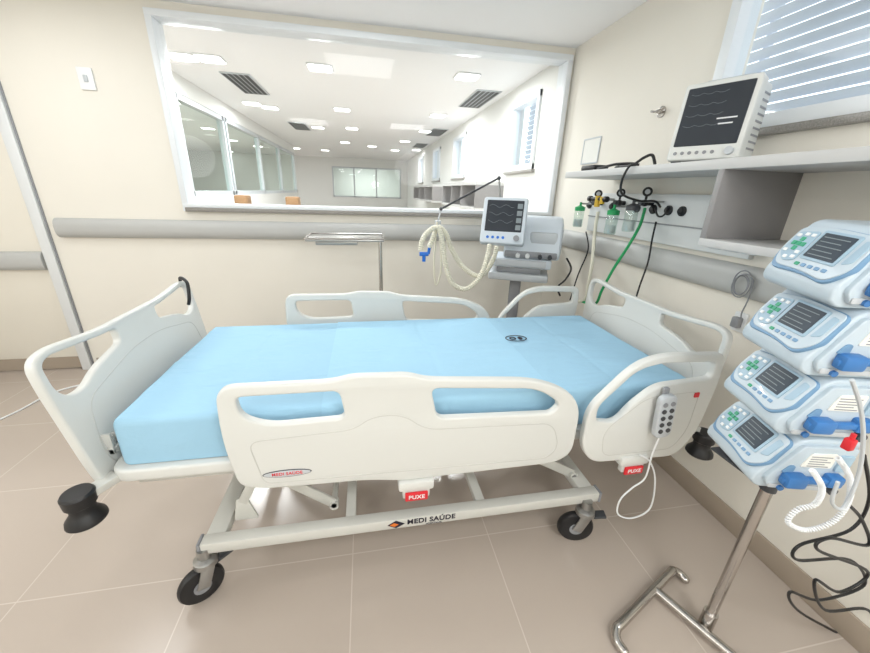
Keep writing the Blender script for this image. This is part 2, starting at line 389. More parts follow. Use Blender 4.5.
# ---------------- bed ----------------
bed=thing('hospital_bed','electric hospital bed with off-white panels and raised side rails','bed',(.27,1.55,0))
NY=1.04; FRY=2.06
def rail_long(y,parent):
    ol=rnd([(-.44,.565,.04),(-.465,.75,.1),(-.455,.94,.055),(-.12,.937,.05),(-.06,.952,.03),(.12,.947,.03),(.18,.925,.05),(.60,.895,.12),(.765,.80,.10),(.765,.56,.05),(.70,.52,.05),(.10,.515,.05),(-.02,.535,.05),(-.36,.545,.05)])
    h1=rnd([(-.405,.903,.025),(-.10,.902,.025),(-.085,.80,.03),(-.32,.795,.04),(-.398,.83,.04)])
    h2=rnd([(.195,.890,.03),(.58,.860,.06),(.68,.79,.05),(.65,.752,.02),(.22,.770,.03)])
    return MB().panel(ol,[h1,h2],.016,.008,XZ(y)).build('side_rail','bed',parent)
def rail_small(y,parent):
    ol=rnd([(.86,.50,.05),(.80,.58,.05),(.798,.755,.06),(.955,.935,.08),(1.07,.967,.06),(1.335,.957,.03),(1.35,.85,.05),(1.325,.60,.08),(1.25,.485,.05)])
    h=rnd([(.840,.70,.02),(.836,.765,.03),(.967,.910,.05),(1.07,.932,.04),(1.305,.924,.022),(1.31,.852,.025),(1.07,.838,.05),(.975,.755,.05),(.93,.685,.04)])
    return MB().panel(ol,[h],.016,.008,XZ(y)).build('side_rail','bed',parent)
for y,sg in ((NY,-1),(FRY,1)):
    a=rail_long(y,bed); b2=rail_small(y,bed)
    ring=rnd([(-.36,.57,.03),(-.39,.74,.04),(-.06,.755,.04),(.0,.80,.05),(.1,.80,.05),(.18,.73,.05),(.66,.71,.05),(.70,.60,.05),(.66,.55,.03)])
    MB().tube([(p[0],y+sg*.0152,p[1]) for p in ring]+[(ring[0][0],y+sg*.0152,ring[0][1])],.0022,6,smooth=False).build('embossed_line','bedgroove',a)
    ring=rnd([(.90,.53,.04),(.88,.65,.05),(1.04,.79,.05),(1.27,.80,.04),(1.27,.62,.05),(1.22,.53,.04)])
    MB().tube([(p[0],y+sg*.0152,p[1]) for p in ring]+[(ring[0][0],y+sg*.0152,ring[0][1])],.0022,6,smooth=False).build('embossed_line','bedgroove',b2)
    if sg<0:
        MB().panel(ell(-.285,.605,.078,.0145),[],.0012,.0004,XZ(y-.017)).build('badge_rim','dgrey',a)
        pl=MB().panel(ell(-.285,.605,.075,.012),[],.0018,.0006,XZ(y-.0175)).build('badge','lgrey',a)
        MB().text('MEDI SAÚDE',.0165,XZ(y-.0196,-.285,.605),bold=.0003).build('badge_text','red',a)
    for x in (-.25,.15,.50): MB().beam((x,y,.56),(x,y-sg*.12,.56),.05,.03).beam((x,y-sg*.03,.50),(x,y-sg*.03,.6),.05,.02).build('rail_bracket','frame',bed)
    for x in (.95,1.2): MB().beam((x,y,.56),(x,y-sg*.12,.56),.05,.03).build('rail_bracket','frame',bed)
def board(origin,upv,nrm,name):
    ol=rnd([(-.462,0,.03),(-.478,.08,.08),(-.488,.40,.06),(-.482,.475,.035),(-.42,.495,.05),(-.20,.472,.06),(.20,.472,.06),(.42,.495,.05),(.482,.475,.035),(.488,.40,.06),(.478,.08,.08),(.462,0,.03)])
    hs=[rnd([(s*.425,.335,.03),(s*.458,.370,.03),(s*.458,.456,.02),(s*.42,.470,.02),(s*.20,.448,.03),(s*.130,.446,.02),(s*.135,.393,.02),(s*.29,.365,.05),(s*.36,.330,.04)]) for s in (-1,1)]
    Mx=fr(origin,(0,1,0),upv,nrm)
    o=MB().panel(ol,hs,.015,.008,Mx).build(name,'bed',bed)
    m=MB()
    ring=rnd([(-.40,.05,.03),(-.42,.12,.04),(-.38,.29,.05),(-.1,.35,.08),(.1,.35,.08),(.38,.29,.05),(.42,.12,.04),(.40,.05,.03)])
    for c in (.0142,-.0142):
        m.tube([Mx@V((p[0],p[1],c)) for p in ring]+[Mx@V((ring[0][0],ring[0][1],c))],.0022,6,smooth=False)
    m.build('embossed_line','bedgroove',o)
    return o
fb=board((-.868,1.56,.55),(-.14,0,.99),(.99,0,.14),'footboard')
hb=board((1.41,1.58,.53),(.04,0,.999),(.999,0,-.04),'headboard')
MB().panel(rrect(-.85,1.37,1.085,2.02,.07),[],.023,.01,XY(.600)).build('mattress_deck','bed',bed)
m=MB()
for y in (1.16,1.94): m.box(-.8,1.35,y-.02,y+.02,.525,.577,.004)
for x in (-.78,-.2,.4,.95,1.32): m.box(x-.02,x+.02,1.18,1.92,.53,.577,.004)
m.build('deck_frame','frame',bed)
m=MB()
for y in (1.11,1.94): m.box(-.64,.99,y-.025,y+.025,.213,.262,.006)
for x in (-.60,.95): m.box(x-.035,x+.035,1.135,1.915,.216,.258,.006)
for x in (-.1,.45): m.box(x-.02,x+.02,1.135,1.915,.218,.252,.004)
m.build('base_frame','frame',bed)
for x in (-.645,.995): MB().box(x-.006,x+.006,1.083,1.137,.211,.264,.004).build('beam_cap','mgrey',bed)
MB().cyl((-.1,1.55,.30),(.42,1.55,.46),.025).cyl((-.1,1.55,.30),(-.25,1.55,.25),.035).build('lift_actuator','mgrey',bed)
for y in (1.22,1.86):
    for (a,b2) in (((-.52,y,.54),(-.17,y,.25)),((.46,y,.54),(.93,y,.26))):
        MB().beam(a,b2,.012,.045,.003).cyl((a[0],y-.02,a[2]),(a[0],y+.02,a[2]),.018).cyl((b2[0],y-.02,b2[2]),(b2[0],y+.02,b2[2]),.018).build('lift_arm','frame',bed)
for x0_,x1_ in ((-.52,-.17),(.46,.93)):
    for x_,z_ in ((x0_,.54),(x1_,.255)): MB().cyl((x_,1.2,z_),(x_,1.88,z_),.012).build('lift_shaft','frame',bed)
for y in (1.19,1.90):
    MB().panel(rnd([(-.55,.255,.01),(-.46,.255,.01),(-.49,.36,.01),(-.53,.36,.01)]),[],.005,.002,XZ(y)).build('hinge_plate','frame',bed)
    MB().beam((-.51,y,.34),(-.40,y,.545),.012,.035,.003).build('brace','frame',bed)
def castor(x,y,ang,R=.078):
    d=V((math.cos(ang),math.sin(ang),0)); n=V((-d.y,d.x,0)); c=V((x,y,0))+d*.03; k=R/.075
    q=MB(); q.cyl((x,y,.15),(x,y,.235),.022); q.lathe([(.03,.0),(.042,.01),(.04,.03),(.025,.04)],(x,y,.155))
    for s_ in (-1,1): q.beam(V((x,y,.165))+n*.028*s_,V((c.x,c.y,R))+n*.028*s_,.006,.045,.002)
    p_=q.build('castor','steel',bed)
    w=MB(); w.lathe([(.02,-.019),(.055*k,-.019),(.070*k,-.015),(R,-.006),(R,.006),(.070*k,.015),(.055*k,.019),(.02,.019)],(c.x,c.y,R+.001),n,32); w.build('wheel','black',p_)
    MB().lathe([(.03,-.0215),(.03,.0215)],(c.x,c.y,R+.001),n).build('wheel_hub','mgrey',p_)
    MB().beam(V((x,y,.15))-d*.01,V((x,y,.165))-d*.09,.04,.012,.004).build('brake_pedal','dgrey',p_)
castor(-.635,1.095,math.radians(215)); castor(.93,1.08,math.radians(165),.08); castor(-.64,1.95,math.radians(170)); castor(.93,1.95,math.radians(150))
for (x,y) in ((-.895,1.03),(-.895,2.09),(1.43,1.07),(1.43,2.10)):
    z_=.572 if x<0 else .52
    MB().lathe([(.0,-.078),(.047,-.078),(.053,-.072),(.051,-.060),(.038,-.042),(.033,-.034),(.033,-.012),(.041,-.006),(.043,.028),(.038,.036),(0,.038)],(x,y,z_)).build('corner_bumper','black',bed)
    MB().beam((x,y,z_+.01),(x+(.06 if x<0 else -.06),y+(.08 if y<1.5 else -.08),.59),.045,.025).build('bumper_bracket','frame',bed)
m=MB()
for k in range(3): m.box(-.885,-.858,1.175+.018*k,1.183+.018*k,.665,.70,.002)
m.box(-.884,-.852,1.155,1.235,.64,.662,.003).box(-.884,-.852,1.155,1.165,.64,.72,.003); m.build('board_latch','bedgroove',bed)
for x in (.15,1.05):
    l_=MB().box(x-.065,x+.065,NY-.03,NY+.06,.475,.515,.008).box(x-.05,x+.05,NY-.025,NY+.0,.44,.48,.004).build('release_lever','bed',bed)
    r_=MB().box(x-.042,x+.042,NY-.036,NY-.026,.435,.472,.004).build('lever_tab','red',l_)
    MB().text('PUXE',.024,XZ(NY-.037,x,.454),bold=.0004).build('lever_text','white',l_)
BF=1.0843
MB().text('MEDI SAÚDE',.034,XZ(BF,.225,.242),bold=.0011).build('beam_lettering','ink',bed)
MB().text('HOSPITALAR',.011,XZ(BF,.235,.221),bold=.0002).build('beam_lettering','ink',bed)
MB().panel([V((.045,.238)),V((.08,.259)),V((.115,.238)),V((.08,.219))],[],.0006,.0002,XZ(BF)).build('beam_emblem','ink',bed)
MB().panel([V((.055,.238)),V((.072,.248)),V((.09,.238)),V((.072,.228))],[],.0008,.0002,XZ(BF-.0006)).build('beam_emblem','orange',bed)
MB().box(1.248,1.268,NY-.0205,NY-.0155,.775,.795).build('warning_sticker','red',bed)
tag(MB().tube([(-.95,2.03,1.00),(-.935,2.0,1.05),(-.89,1.96,1.035),(-.88,1.93,.97),(-.89,1.93,.93)],.008,8).build('power_cord','black'),'black cord looped over the far corner of the footboard','cord')
# mattress
def section(y0,y1,z0,z1,r,n=6):
    P=rnd([(y0,z0,r*.5),(y1,z0,r*.5),(y1,z1,r*1.3),(y0,z1,r*1.3)],n); out=[]
    for i in range(len(P)):
        a=P[i]; b_=P[(i+1)%len(P)]; L=(b_-a).length
        k=70 if L>.5 else (5 if L>.07 else 1)
        for j in range(k): out.append(a.lerp(b_,j/k))
    return out
def g(x,w): return math.exp(-(x/w)**2)
def crease(x,y):
    d=0
    for c in (-.49,.27,.98): d-=.0035*g(x-c-.01*math.sin(y*6),.011)
    d-=.003*g(y-1.56-.012*math.sin(x*4),.012)
    n1=noise.noise(V((x*1.5+y*1.2,y*3-x*.6,3.3)))
    d+=.003*g(n1,.06)
    return d
def slab(x0,x1,y0,y1,z0,z1,r,amp,nx=190,endr=.03,cap=True):
    b=bmesh.new(); rings=[]; xs=[]
    if cap:
        for k in range(6): xs.append((x0+endr*(1-math.cos(k/5*math.pi/2)),endr*(1-math.sin(k/5*math.pi/2))))
        for k in range(1,nx): xs.append((x0+endr+(x1-x0-2*endr)*k/nx,0))
        for k in range(6): xs.append((x1-endr*(1-math.cos((5-k)/5*math.pi/2)),endr*(1-math.sin((5-k)/5*math.pi/2))))
    else: xs=[(x0+(x1-x0)*k/nx,0) for k in range(nx+1)]
    cy=(y0+y1)/2
    for (x,ins) in xs:
        S=section(y0+ins,y1-ins,z0+ins*.3,z1-ins,r); ring=[]
        for p in S:
            q=V((x,p[0],p[1]))
            if q.z<z0+.02: d=0
            else: d=noise.noise(V((x*2.2,p[0]*3,p[1]*5)))*amp+crease(x,p[0] if q.z>z1-.03 else (y0 if p[0]<cy else y1))*.8
            nn=V((0,0,1))
            if abs(q.y-cy)>(y1-y0)/2-.02: nn=V((0,1 if q.y>cy else -1,0)); d*=.8
            ring.append(b.verts.new(q+nn*d))
        rings.append(ring)
    n=len(rings[0])
    for i in range(len(rings)-1):
        for k in range(n): b.faces.new((rings[i][k],rings[i][(k+1)%n],rings[i+1][(k+1)%n],rings[i+1][k]))
    if cap: b.faces.new(rings[0][::-1]); b.faces.new(rings[-1])
    bmesh.ops.recalc_face_normals(b,faces=b.faces[:])
    if not cap:
        dl=[f for f in b.faces if all(v.co.z<z0+.006 for v in f.verts)]
        bmesh.ops.delete(b,geom=dl,context='FACES')
    m=MB(); m._merge(b); return m
MX0,MX1,MY0,MY1=-.815,1.33,1.11,1.965
mt=slab(MX0,MX1,MY0,MY1,.624,.80,.020,.004).build('mattress','sheet',ang=60)
tag(mt,'long mattress in a light blue fitted cover on the bed','mattress')
ds=slab(-.17,.69,MY0-.004,MY1+.004,.6235,.8035,.021,.004,nx=80,cap=False).build('draw_sheet','sheet2',ang=60)
tag(ds,'light blue draw sheet wrapped across the middle of the mattress','sheet')
c=UZ(516,338,.805)
m=MB().panel(ell(c.x,c.y,.058,.04),[ell(c.x,c.y,.052,.034)],.0008,.0003,XY(.8040)); m.panel(ell(c.x-.018,c.y,.018,.018),[ell(c.x-.018,c.y,.010,.010)],.0008,.0003,XY(.8040)); m.panel(ell(c.x+.022,c.y,.012,.018),[],.0008,.0003,XY(.8040))
m.build('oval_print','ink',mt)
hc=thing('bed_remote','pale grey hand control with round buttons hooked on the near rail','remote control',(1.105,1.0,.62),0)
Mh=fr((1.105,.995,.72),(.99,0,.1),(-.1,0,.99),(0,-1,0))
MB().panel(rrect(-.036,.036,-.095,.095,.03),[],.013,.006,Mh).build('body','lgrey',hc)
for i in range(2):
    for k in range(5):
        q=Mh@V((-.016+.032*i,-.06+.03*k,.012)); MB().cyl(q,q+V((0,-.004,0)),.0095).build('button','dgrey' if k!=4 else 'mgrey',hc)
MB().panel(rrect(-.012,.012,.08,.12,.008),[],.006,.002,fr((1.105,1.008,.72),(.99,0,.1),(-.1,0,.99),(0,-1,0))).build('hook','mgrey',hc)
pts=[UY(u,v,1.0) for u,v in [(660,436),(652,455),(645,478),(632,488),(620,500),(618,514),(632,518),(650,508),(655,480),(650,462),(640,455)]]
MB().tube(pts,.0035,8).build('cord','white',hc)
tag(MB().tube([UZ(-6,422,.006),UZ(20,410,.006),UZ(52,393,.006),UZ(80,385,.006)],.006,8).build('floor_cable','white'),'thin white cable lying on the floor by the footboard','cable')
# ---------------- overbed table ----------------
tb=thing('overbed_table','slim steel side table standing behind the bed against the wall bumper','table',(-.13,2.68,0))
MB().box(-.40,.12,2.55,2.85,1.165,1.18,.004).build('tabletop','steel',tb)
MB().tube([(-.40,2.55,1.185),(.12,2.55,1.185),(.12,2.85,1.185),(-.40,2.85,1.185),(-.40,2.55,1.185)],.006,8,smooth=False).build('edge_rail','chrome',tb)
MB().box(-.34,-.06,2.6,2.78,1.135,1.165,.003).build('under_tray','steel',tb)
MB().cyl((.10,2.7,.06),(.10,2.7,1.17),.014).build('post','chrome',tb)
MB().box(-.38,.12,2.57,2.60,.03,.06,.004).box(-.38,.12,2.80,2.83,.03,.06,.004).box(.08,.12,2.57,2.83,.03,.07,.004).build('base','steel',tb)
for x in (-.36,.10):
    for y in (2.585,2.815): MB().lathe([(.004,-.008),(.03,-.01),(.03,.01),(.004,.008)],(x,y,.03),(0,1,0)).build('castor','black',tb)
# ---------------- ventilator ----------------
vt=thing('ventilator','pale grey medical ventilator with touch screen on a wheeled cart in the corner','ventilator',(1.20,2.74,0),math.radians(-25))
L=dict(local=True)
MB().box(-.22,.22,-.24,-.18,.06,.11,.01).box(-.22,.22,.12,.18,.06,.11,.01).box(-.05,.05,-.2,.14,.07,.12,.01).build('cart_base','lgrey',vt,**L)
for x in (-.2,.2):
    for y in (-.21,.15):
        MB().lathe([(.01,-.015),(.05,-.015),(.052,0),(.05,.015),(.01,.015)],(x,y,.052),(1,0,0)).build('castor','black',vt,**L)
MB().box(-.045,.045,-.05,.05,.1,.90,.015).build('column','mgrey',vt,**L)
MB().box(-.21,.24,-.2,.12,.875,.935,.015).build('cart_tray','lgrey',vt,**L)
MB().box(-.15,.18,-.18,.10,.935,.98,.008).build('tray_riser','mgrey',vt,**L)
MB().box(-.20,.25,-.20,.12,.98,1.05,.012).build('drawer_unit','vcase',vt,**L)
MB().box(-.16,.21,-.215,-.198,.992,1.04,.005).build('drawer','lgrey',vt,**L)
prof=rnd([(-.19,1.05,.02),(-.21,1.10,.02),(-.17,1.28,.03),(-.08,1.35,.03),(.14,1.35,.03),(.15,1.05,.02)])
MB().panel(prof,[],.205,.02,YZ(.095)).build('body','vcase',vt,**L)
MB().panel(rnd([(-.175,1.11,.01),(-.15,1.26,.02),(-.09,1.31,.02),(.12,1.31,.02),(.12,1.08,.02),(-.14,1.08,.02)]),[],.006,.003,YZ(.299)).build('side_panel','lgrey',vt,**L)
MB().box(-.10,.28,-.213,-.16,1.06,1.11,.01).build('connector_strip','mgrey',vt,**L)
MB().box(.07,.27,-.195,-.15,1.15,1.25,.02).build('front_recess','lgrey',vt,**L)
m=MB()
for k in range(7): m.box(.3045,.3075,-.12+.03*k,-.105+.03*k,1.12,1.26)
m.build('grille','mgrey',vt,**L)
for x in (.0,.07,.16,.23): MB().cyl((x,-.20,1.08),(x,-.235,1.075),.016).build('hose_port','white' if x<.1 else 'dgrey',vt,**L)
Ms=fr((-.12,-.28,1.315),(1,0,0),(0,.36,.933),(0,-.933,.36))
MB().panel(rrect(-.155,.155,-.165,.165,.022),[],.036,.012,Ms).build('display_housing','vcase',vt,**L)
MB().panel(rrect(-.128,.128,-.080,.142,.006),[],.003,.001,Ms@Matrix.Translation((0,0,.035))).build('screen','screen',vt,**L)
m=MB()
for k in range(3): m.tube([Ms@V((-.11+.019*i,.10-.055*k+.010*math.sin(i*1.3+k),.0382)) for i in range(10)],.0009,5)
for k in range(4): m.panel(rrect(.085,.12,-.065+.05*k,-.03+.05*k,.002),[],.0006,.0002,Ms@Matrix.Translation((0,0,.0382)))
m.build('trace','trace',vt,**L)
m=MB()
for k in range(4): q=Ms@V((-.10+.036*k,-.122,.034)); m.cyl(q,q+V((0,-.006,.001)),.010)
m.build('button','cyan',vt,**L)
q=Ms@V((.1,-.122,.034)); MB().cyl(q,q+V((0,-.02,.004)),.02).build('dial','mgrey',vt,**L)
MB().cyl((-.08,-.12,1.28),(-.11,-.25,1.32),.035).build('neck','lgrey',vt,**L)
tag(MB().tube([(1.46,2.46,1.07),(1.48,2.41,1.0),(1.44,2.40,.92),(1.40,2.42,.86),(1.46,2.47,.78)],.007,8).build('power_cord','black'),'short black cords drooping from the right side of the ventilator','cord')
arm=thing('hose_support_arm','jointed slim arm holding breathing hoses beside the ventilator','arm',(1.1,2.62,1.2))
p0=UY(502,215,2.72); p1=UY(499,178,2.68); p2=UY(441,209,2.55); p3=UY(438,222,2.55)
MB().cyl(p0,p1,.007).build('upright','steel',arm); MB().cyl(p1,p2,.007).sph(p1,.014).sph(p2,.012).build('boom','dgrey',arm)
MB().cyl(p2,p3,.006).box(p3.x-.02,p3.x+.02,p3.y-.015,p3.y+.015,p3.z-.02,p3.z+.01,.004).build('hose_clip','lgrey',arm)
for lab,px,yy in (('outer long corrugated breathing hose sagging lowest below the support arm',[(490,244),(486,262),(479,278),(466,289),(452,283),(445,262),(443,245),(438,228),(428,232),(422,241),(421,250)],2.38),
                ('shorter corrugated breathing hose curving just inside the longer one',[(497,246),(492,262),(480,276),(464,268),(452,250),(446,234),(438,227),(433,238),(429,248)],2.43)):
    tag(MB().tube([UY(u,v,yy) for u,v in px],.0165,12,ribs=.007,amp=.12).build('breathing_hose','hose'),lab,'hose')
q=UY(424,254,2.41); tag(MB().cyl(q+V((-.03,0,0)),q+V((.03,0,0)),.014).cyl(q,q+V((0,0,-.05)),.012).cyl(q+V((.03,0,-.0)),q+V((.035,0,.04)),.010).build('hose_connector','cyan'),'blue Y-shaped connector on the end of the breathing hoses','connector')
tag(MB().tube([UY(437,222,2.535),UY(434,262,2.52),UY(436,285,2.52),UY(441,270,2.52),UY(440,240,2.52)],.007,8).build('sampling_tube','hose'),'thin loose tube dangling from the hose clip','hose')
# ---------------- gas panel ----------------
gp=thing('gas_outlet_panel','pale wall panel with gas outlets and sockets under the shelf','outlet panel',(WX-.02,1.8,1.25))
MB().box(WX-.03,WX,1.33,2.60,1.262,1.53,.004).build('panel','gpanel',gp)
MB().box(WX-.036,WX-.028,1.33,2.60,1.365,1.372).build('groove','mgrey',gp)
for (u,v) in ((590,205),(613,206),(638,206),(655,204),(670,207),(684,206)):
    q=UX(u,v,WX-.03)
    MB().lathe([(.026,0),(.026,.008),(.018,.012),(.016,.02),(.0,.022)],(WX-.03,q.y,1.445),(-1,0,0)).build('gas_outlet','black',gp)
for k in range(3):
    y=1.50-.085*k
    o=MB().panel(rrect(-.035,.035,-.028,.028,.008),[],.004,.002,mYZ(WX-.033,y,1.312)).build('socket','lgrey',gp)
    m=MB()
    for s_ in (-1,0,1): m.cyl((WX-.036,y+s_*.012,1.312+(.004 if s_==0 else 0)),(WX-.0385,y+s_*.012,1.312+(.004 if s_==0 else 0)),.0035)
    m.build('socket_hole','dgrey',o)
def gauge(u,v,x,lab,name='pressure_regulator'):
    q=UX(u,v,x)
    t=thing(name,lab,'regulator',(WX-.03,q.y,q.z-.03))
    MB().cyl((WX-.03,q.y,q.z),(x,q.y,q.z),.014).sph((x,q.y,q.z),.020).build('valve_body','black',t)
    MB().cyl((x-.01,q.y,q.z+.0),(x-.035,q.y,q.z),.016).build('knob','dgrey',t)
    MB().cyl((x,q.y,q.z+.02),(x,q.y,q.z+.05),.007).lathe([(.024,0),(.026,.004),(.026,.016),(.020,.018)],(x,q.y,q.z+.062),(-.6,-.8,0)).build('gauge','black',t)
    MB().cyl(V((x,q.y,q.z+.062))+V((-.6,-.8,0))*.0175,V((x,q.y,q.z+.062))+V((-.6,-.8,0))*.0195,.014).build('gauge_face','lgrey',t)
    return t
gauge(597,203,1.63,'black gas regulator with small gauge above the yellow fitting')
gauge(619,203,1.63,'black gas regulator with small gauge beside the green-capped jar')
gauge(645,203,1.62,'black gas regulator with the green hose, right of the jars')
def jar(u,v,x,lab,cap):
    q=UX(u,v,x); t=thing('humidifier_jar',lab,'jar',(q.x,q.y,q.z-.085),0,None)
    MB().lathe([(.0,-.085),(.030,-.085),(.034,-.075),(.034,.03),(.028,.04)],q).build('bottle','jar',t)
    MB().lathe([(.0,-.08),(.029,-.08),(.029,-.03),(0,-.03)],q).build('liquid','lgrey',t)
    MB().lathe([(.035,.03),(.036,.055),(.02,.062),(.008,.068),(.008,.09),(0,.09)],q).build('cap',cap,t)
    MB().cyl(q+V((0,0,.08)),(WX-.03,q.y,q.z+.08),.006).build('stem','steel',t)
jar(579,215,1.56,'clear jar with green cap nearest the corner of the room','green')
jar(612,220,1.50,'clear jar with green cap to the right of the yellow fitting','green')
jar(631,216,1.48,'clear jar with dark cap next to the green hose','dgrey')
q=UX(598,199,1.53)
y=thing('gas_manifold','yellow and black gas fitting with side arms under the shelf','gas fitting',(1.53,q.y,q.z-.05))
MB().cyl((1.53,q.y-.09,q.z),(1.53,q.y+.09,q.z),.012).cyl((1.53,q.y-.10,q.z),(1.53,q.y-.075,q.z),.018).cyl((1.53,q.y+.10,q.z),(1.53,q.y+.075,q.z),.018).build('manifold_tube','black',y)
MB().cyl((1.53,q.y,q.z-.05),(1.53,q.y,q.z+.02),.018).cyl((1.53,q.y-.05,q.z-.03),(1.53,q.y-.05,q.z+.015),.016).build('fitting','yellow',y)
MB().cyl((1.53,q.y+.03,q.z),(WX-.02,q.y+.03,q.z),.008).build('stem','steel',y)
def hose(name,pts,x,r,m,lab,extra=()):
    P=[UX(u,v,rest[0] if rest else x) for (u,v,*rest) in pts]+[V(e) for e in extra]
    return tag(MB().tube(P,r,8).build(name,m),lab,'hose')
hose('oxygen_hose',[(645,208,1.58),(640,225,1.56),(629,245,1.54),(614,268,1.52),(602,290,1.5),(595,304,1.5)],1.5,.0085,'green','green gas hose hanging in a long curve behind the headboard',[(1.50,2.25,.80)])
hose('air_hose',[(598,212,1.53),(595,230,1.52),(592,262,1.5),(588,285,1.5),(584,300,1.5)],1.5,.011,'hose','pale yellowish gas hose dropping straight from the yellow fitting',[(1.50,2.37,.76)])
hose('power_cord',[(656,222,1.655),(652,240,1.62),(648,262,1.6),(640,285,1.58),(636,298,1.56)],1.6,.005,'black','black cord falling from the wall panel right of the green hose')
hose('power_cord',[(586,232,1.6),(588,250,1.55),(578,275,1.53),(570,300,1.53)],1.5,.005,'black','thin black cord behind the pale gas hose, near the corner')
hose('power_cord',[(655,208,1.65),(658,216,1.635),(664,215,1.635),(668,206,1.65)],1.6,.005,'black','short black lead looped between two gas outlets')
# ---------------- small wall items ----------------
q=UX(591,151,WX-.002)
ch=thing('card_holder','clear card holder with pale paper on the wall above the shelf end','card holder',(WX-.004,q.y,q.z-.06))
MB().box(WX-.005,WX,q.y-.10,q.y+.10,q.z-.08,q.z+.08).build('paper','paper',ch)
MB().panel(rrect(-.11,.11,-.09,.09,.006),[rrect(-.10,.10,-.08,.08,.004)],.004,.001,mYZ(WX-.004,q.y,q.z)).build('holder_edge','lgrey',ch)
q=UX(662,112,WX)
hk=thing('wall_hook','small chrome hook on the wall above the shelf','hook',(WX,q.y,q.z))
MB().lathe([(.03,0),(.03,.006),(.012,.01),(.01,.03)],(WX,q.y,q.z),(-1,0,0)).build('rosette','chrome',hk)
MB().cyl((WX-.02,q.y,q.z),(WX-.035,q.y,q.z),.012).tube([(WX-.03,q.y-.05,q.z+.01),(WX-.04,q.y,q.z),(WX-.03,q.y+.05,q.z+.01)],.007,8).build('hook_bar','chrome',hk)
q=UY(87,79,WY)
sw=thing('wall_switch','white switch plate high on the wall left of the big window','switch',(q.x,WY,q.z-.06))
MB().panel(rrect(-.045,.045,-.065,.065,.006),[],.006,.002,XZ(WY-.006,q.x,q.z)).build('plate','white',sw)
MB().box(q.x-.012,q.x+.012,WY-.018,WY-.011,q.z-.02,q.z+.02,.002).build('rocker','lgrey',sw)
q=UX(744,285,1.64)
P=[]
for k in range(44):
    a=k/44*2*math.pi*3.5; rr=1+.18*math.sin(a*.29+1)
    P.append(V((1.626+.007*math.sin(a*.31),q.y+.036*rr*math.cos(a)+.008*math.sin(a*.23),q.z+.048*rr*math.sin(a)+.008*math.cos(a*.4))))
P+= [UX(748,300,1.64),UX(742,312,1.66),UX(741,318,1.67)]
tag(MB().tube(P,.0028,6,sub=3).build('coiled_cable','mgrey'),'grey cable coiled up against the wall bumper left of the pumps','cable')
q=UX(741,322,WX)
so=thing('wall_socket','small white socket with grey plug below the coiled cable','socket',(WX,q.y,q.z-.04))
MB().panel(rrect(-.03,.03,-.045,.045,.006),[],.006,.002,mYZ(WX-.006,q.y,q.z)).build('plate','white',so)
MB().box(WX-.04,WX-.011,q.y-.018,q.y+.018,q.z-.025,q.z+.025,.006).build('plug','mgrey',so)
# ---------------- patient monitor ----------------
ST=1.652
P1=V((1.36,1.57,ST)); P2=V((1.45,1.32,ST)); cx=(P1+P2)/2
ang=math.atan2(P2.y-P1.y,P2.x-P1.x)+.10
mo=thing('patient_monitor','white patient monitor with dark screen standing on the long shelf','monitor',(cx.x+.01,cx.y+.01,ST),ang)
Mm=fr((0,0,.16),(1,0,0),(0,.12,.993),(0,-.993,.12))
MB().panel(rrect(-.132,.132,-.15,.15,.014),[],.035,.008,Mm@Matrix.Translation((0,0,-.03))).build('front_housing','case',mo,**L)
MB().box(-.128,.128,.03,.17,.012,.295,.015).build('rear_housing','case',mo,**L)
MB().panel(rrect(-.115,.115,-.095,.130,.005),[],.003,.001,Mm@Matrix.Translation((0,0,.0045))).build('screen','screen',mo,**L)
m=MB()
for k in range(9): m.box(.1275,.130,.06,.15,.05+.025*k,.057+.025*k)
m.build('side_vent','mgrey',mo,**L)
m=MB()
for k in range(4): m.tube([Mm@V((-.10+.015*i,.10-.04*k+(.006 if i%3==0 else 0),.0078)) for i in range(10)],.0006,4,smooth=False)
m.build('trace','trace',mo,**L)
MB().panel(rrect(.02,.09,.0,.005,.001),[],.0006,.0002,Mm@Matrix.Translation((0,0,.0078))).panel(rrect(.03,.08,-.02,-.015,.001),[],.0006,.0002,Mm@Matrix.Translation((0,0,.0078))).build('readout','white',mo,**L)
m=MB()
for k in range(6): q=Mm@V((-.10+.028*k,-.122,.004)); m.cyl(q,q+V((0,-.004,0)),.007)
m.build('button','mgrey',mo,**L)
q=Mm@V((.1,-.122,.004)); MB().cyl(q,q+V((0,-.018,.002)),.015).build('dial','lgrey',mo,**L)
for x in (-.1,.1): MB().box(x-.02,x+.02,.0,.14,0,.022,.004).build('foot','dgrey',mo,**L)
MB().tube([(-.08,.10,.285),(-.08,.09,.32),(.08,.09,.32),(.08,.10,.285)],.008,8,smooth=False).build('handle','lgrey',mo,**L)
P=[(1.40,1.70,ST+.008),(1.39,1.72,ST+.05),(1.37,1.75,ST+.04),(1.35,1.80,ST+.008),(1.36,1.92,ST+.008),(1.40,1.99,ST+.008),(1.44,1.92,ST+.008),(1.40,1.85,ST+.02),(1.35,1.93,ST+.02),(1.34,2.04,ST+.008),(1.36,2.11,ST+.008)]
tag(MB().tube(P,.007,8).build('sensor_cable','black'),'black sensor cable coiled on the shelf beside the monitor','cable')
tag(MB().box(1.34,1.44,2.12,2.26,ST,ST+.03,.008).build('sensor_module','black'),'small black module at the far end of the shelf','device')
tag(MB().tube([V((1.345,1.74,ST+.007)),V((1.315,1.77,ST+.0)),V((1.31,1.80,1.58)),V((1.36,1.84,1.52)),V((1.50,1.88,1.49)),V((1.60,1.88,1.49)),V((1.645,1.88,1.46))],.006,8).build('power_cord','black'),'black cord from the shelf edge down to the gas outlets','cord')
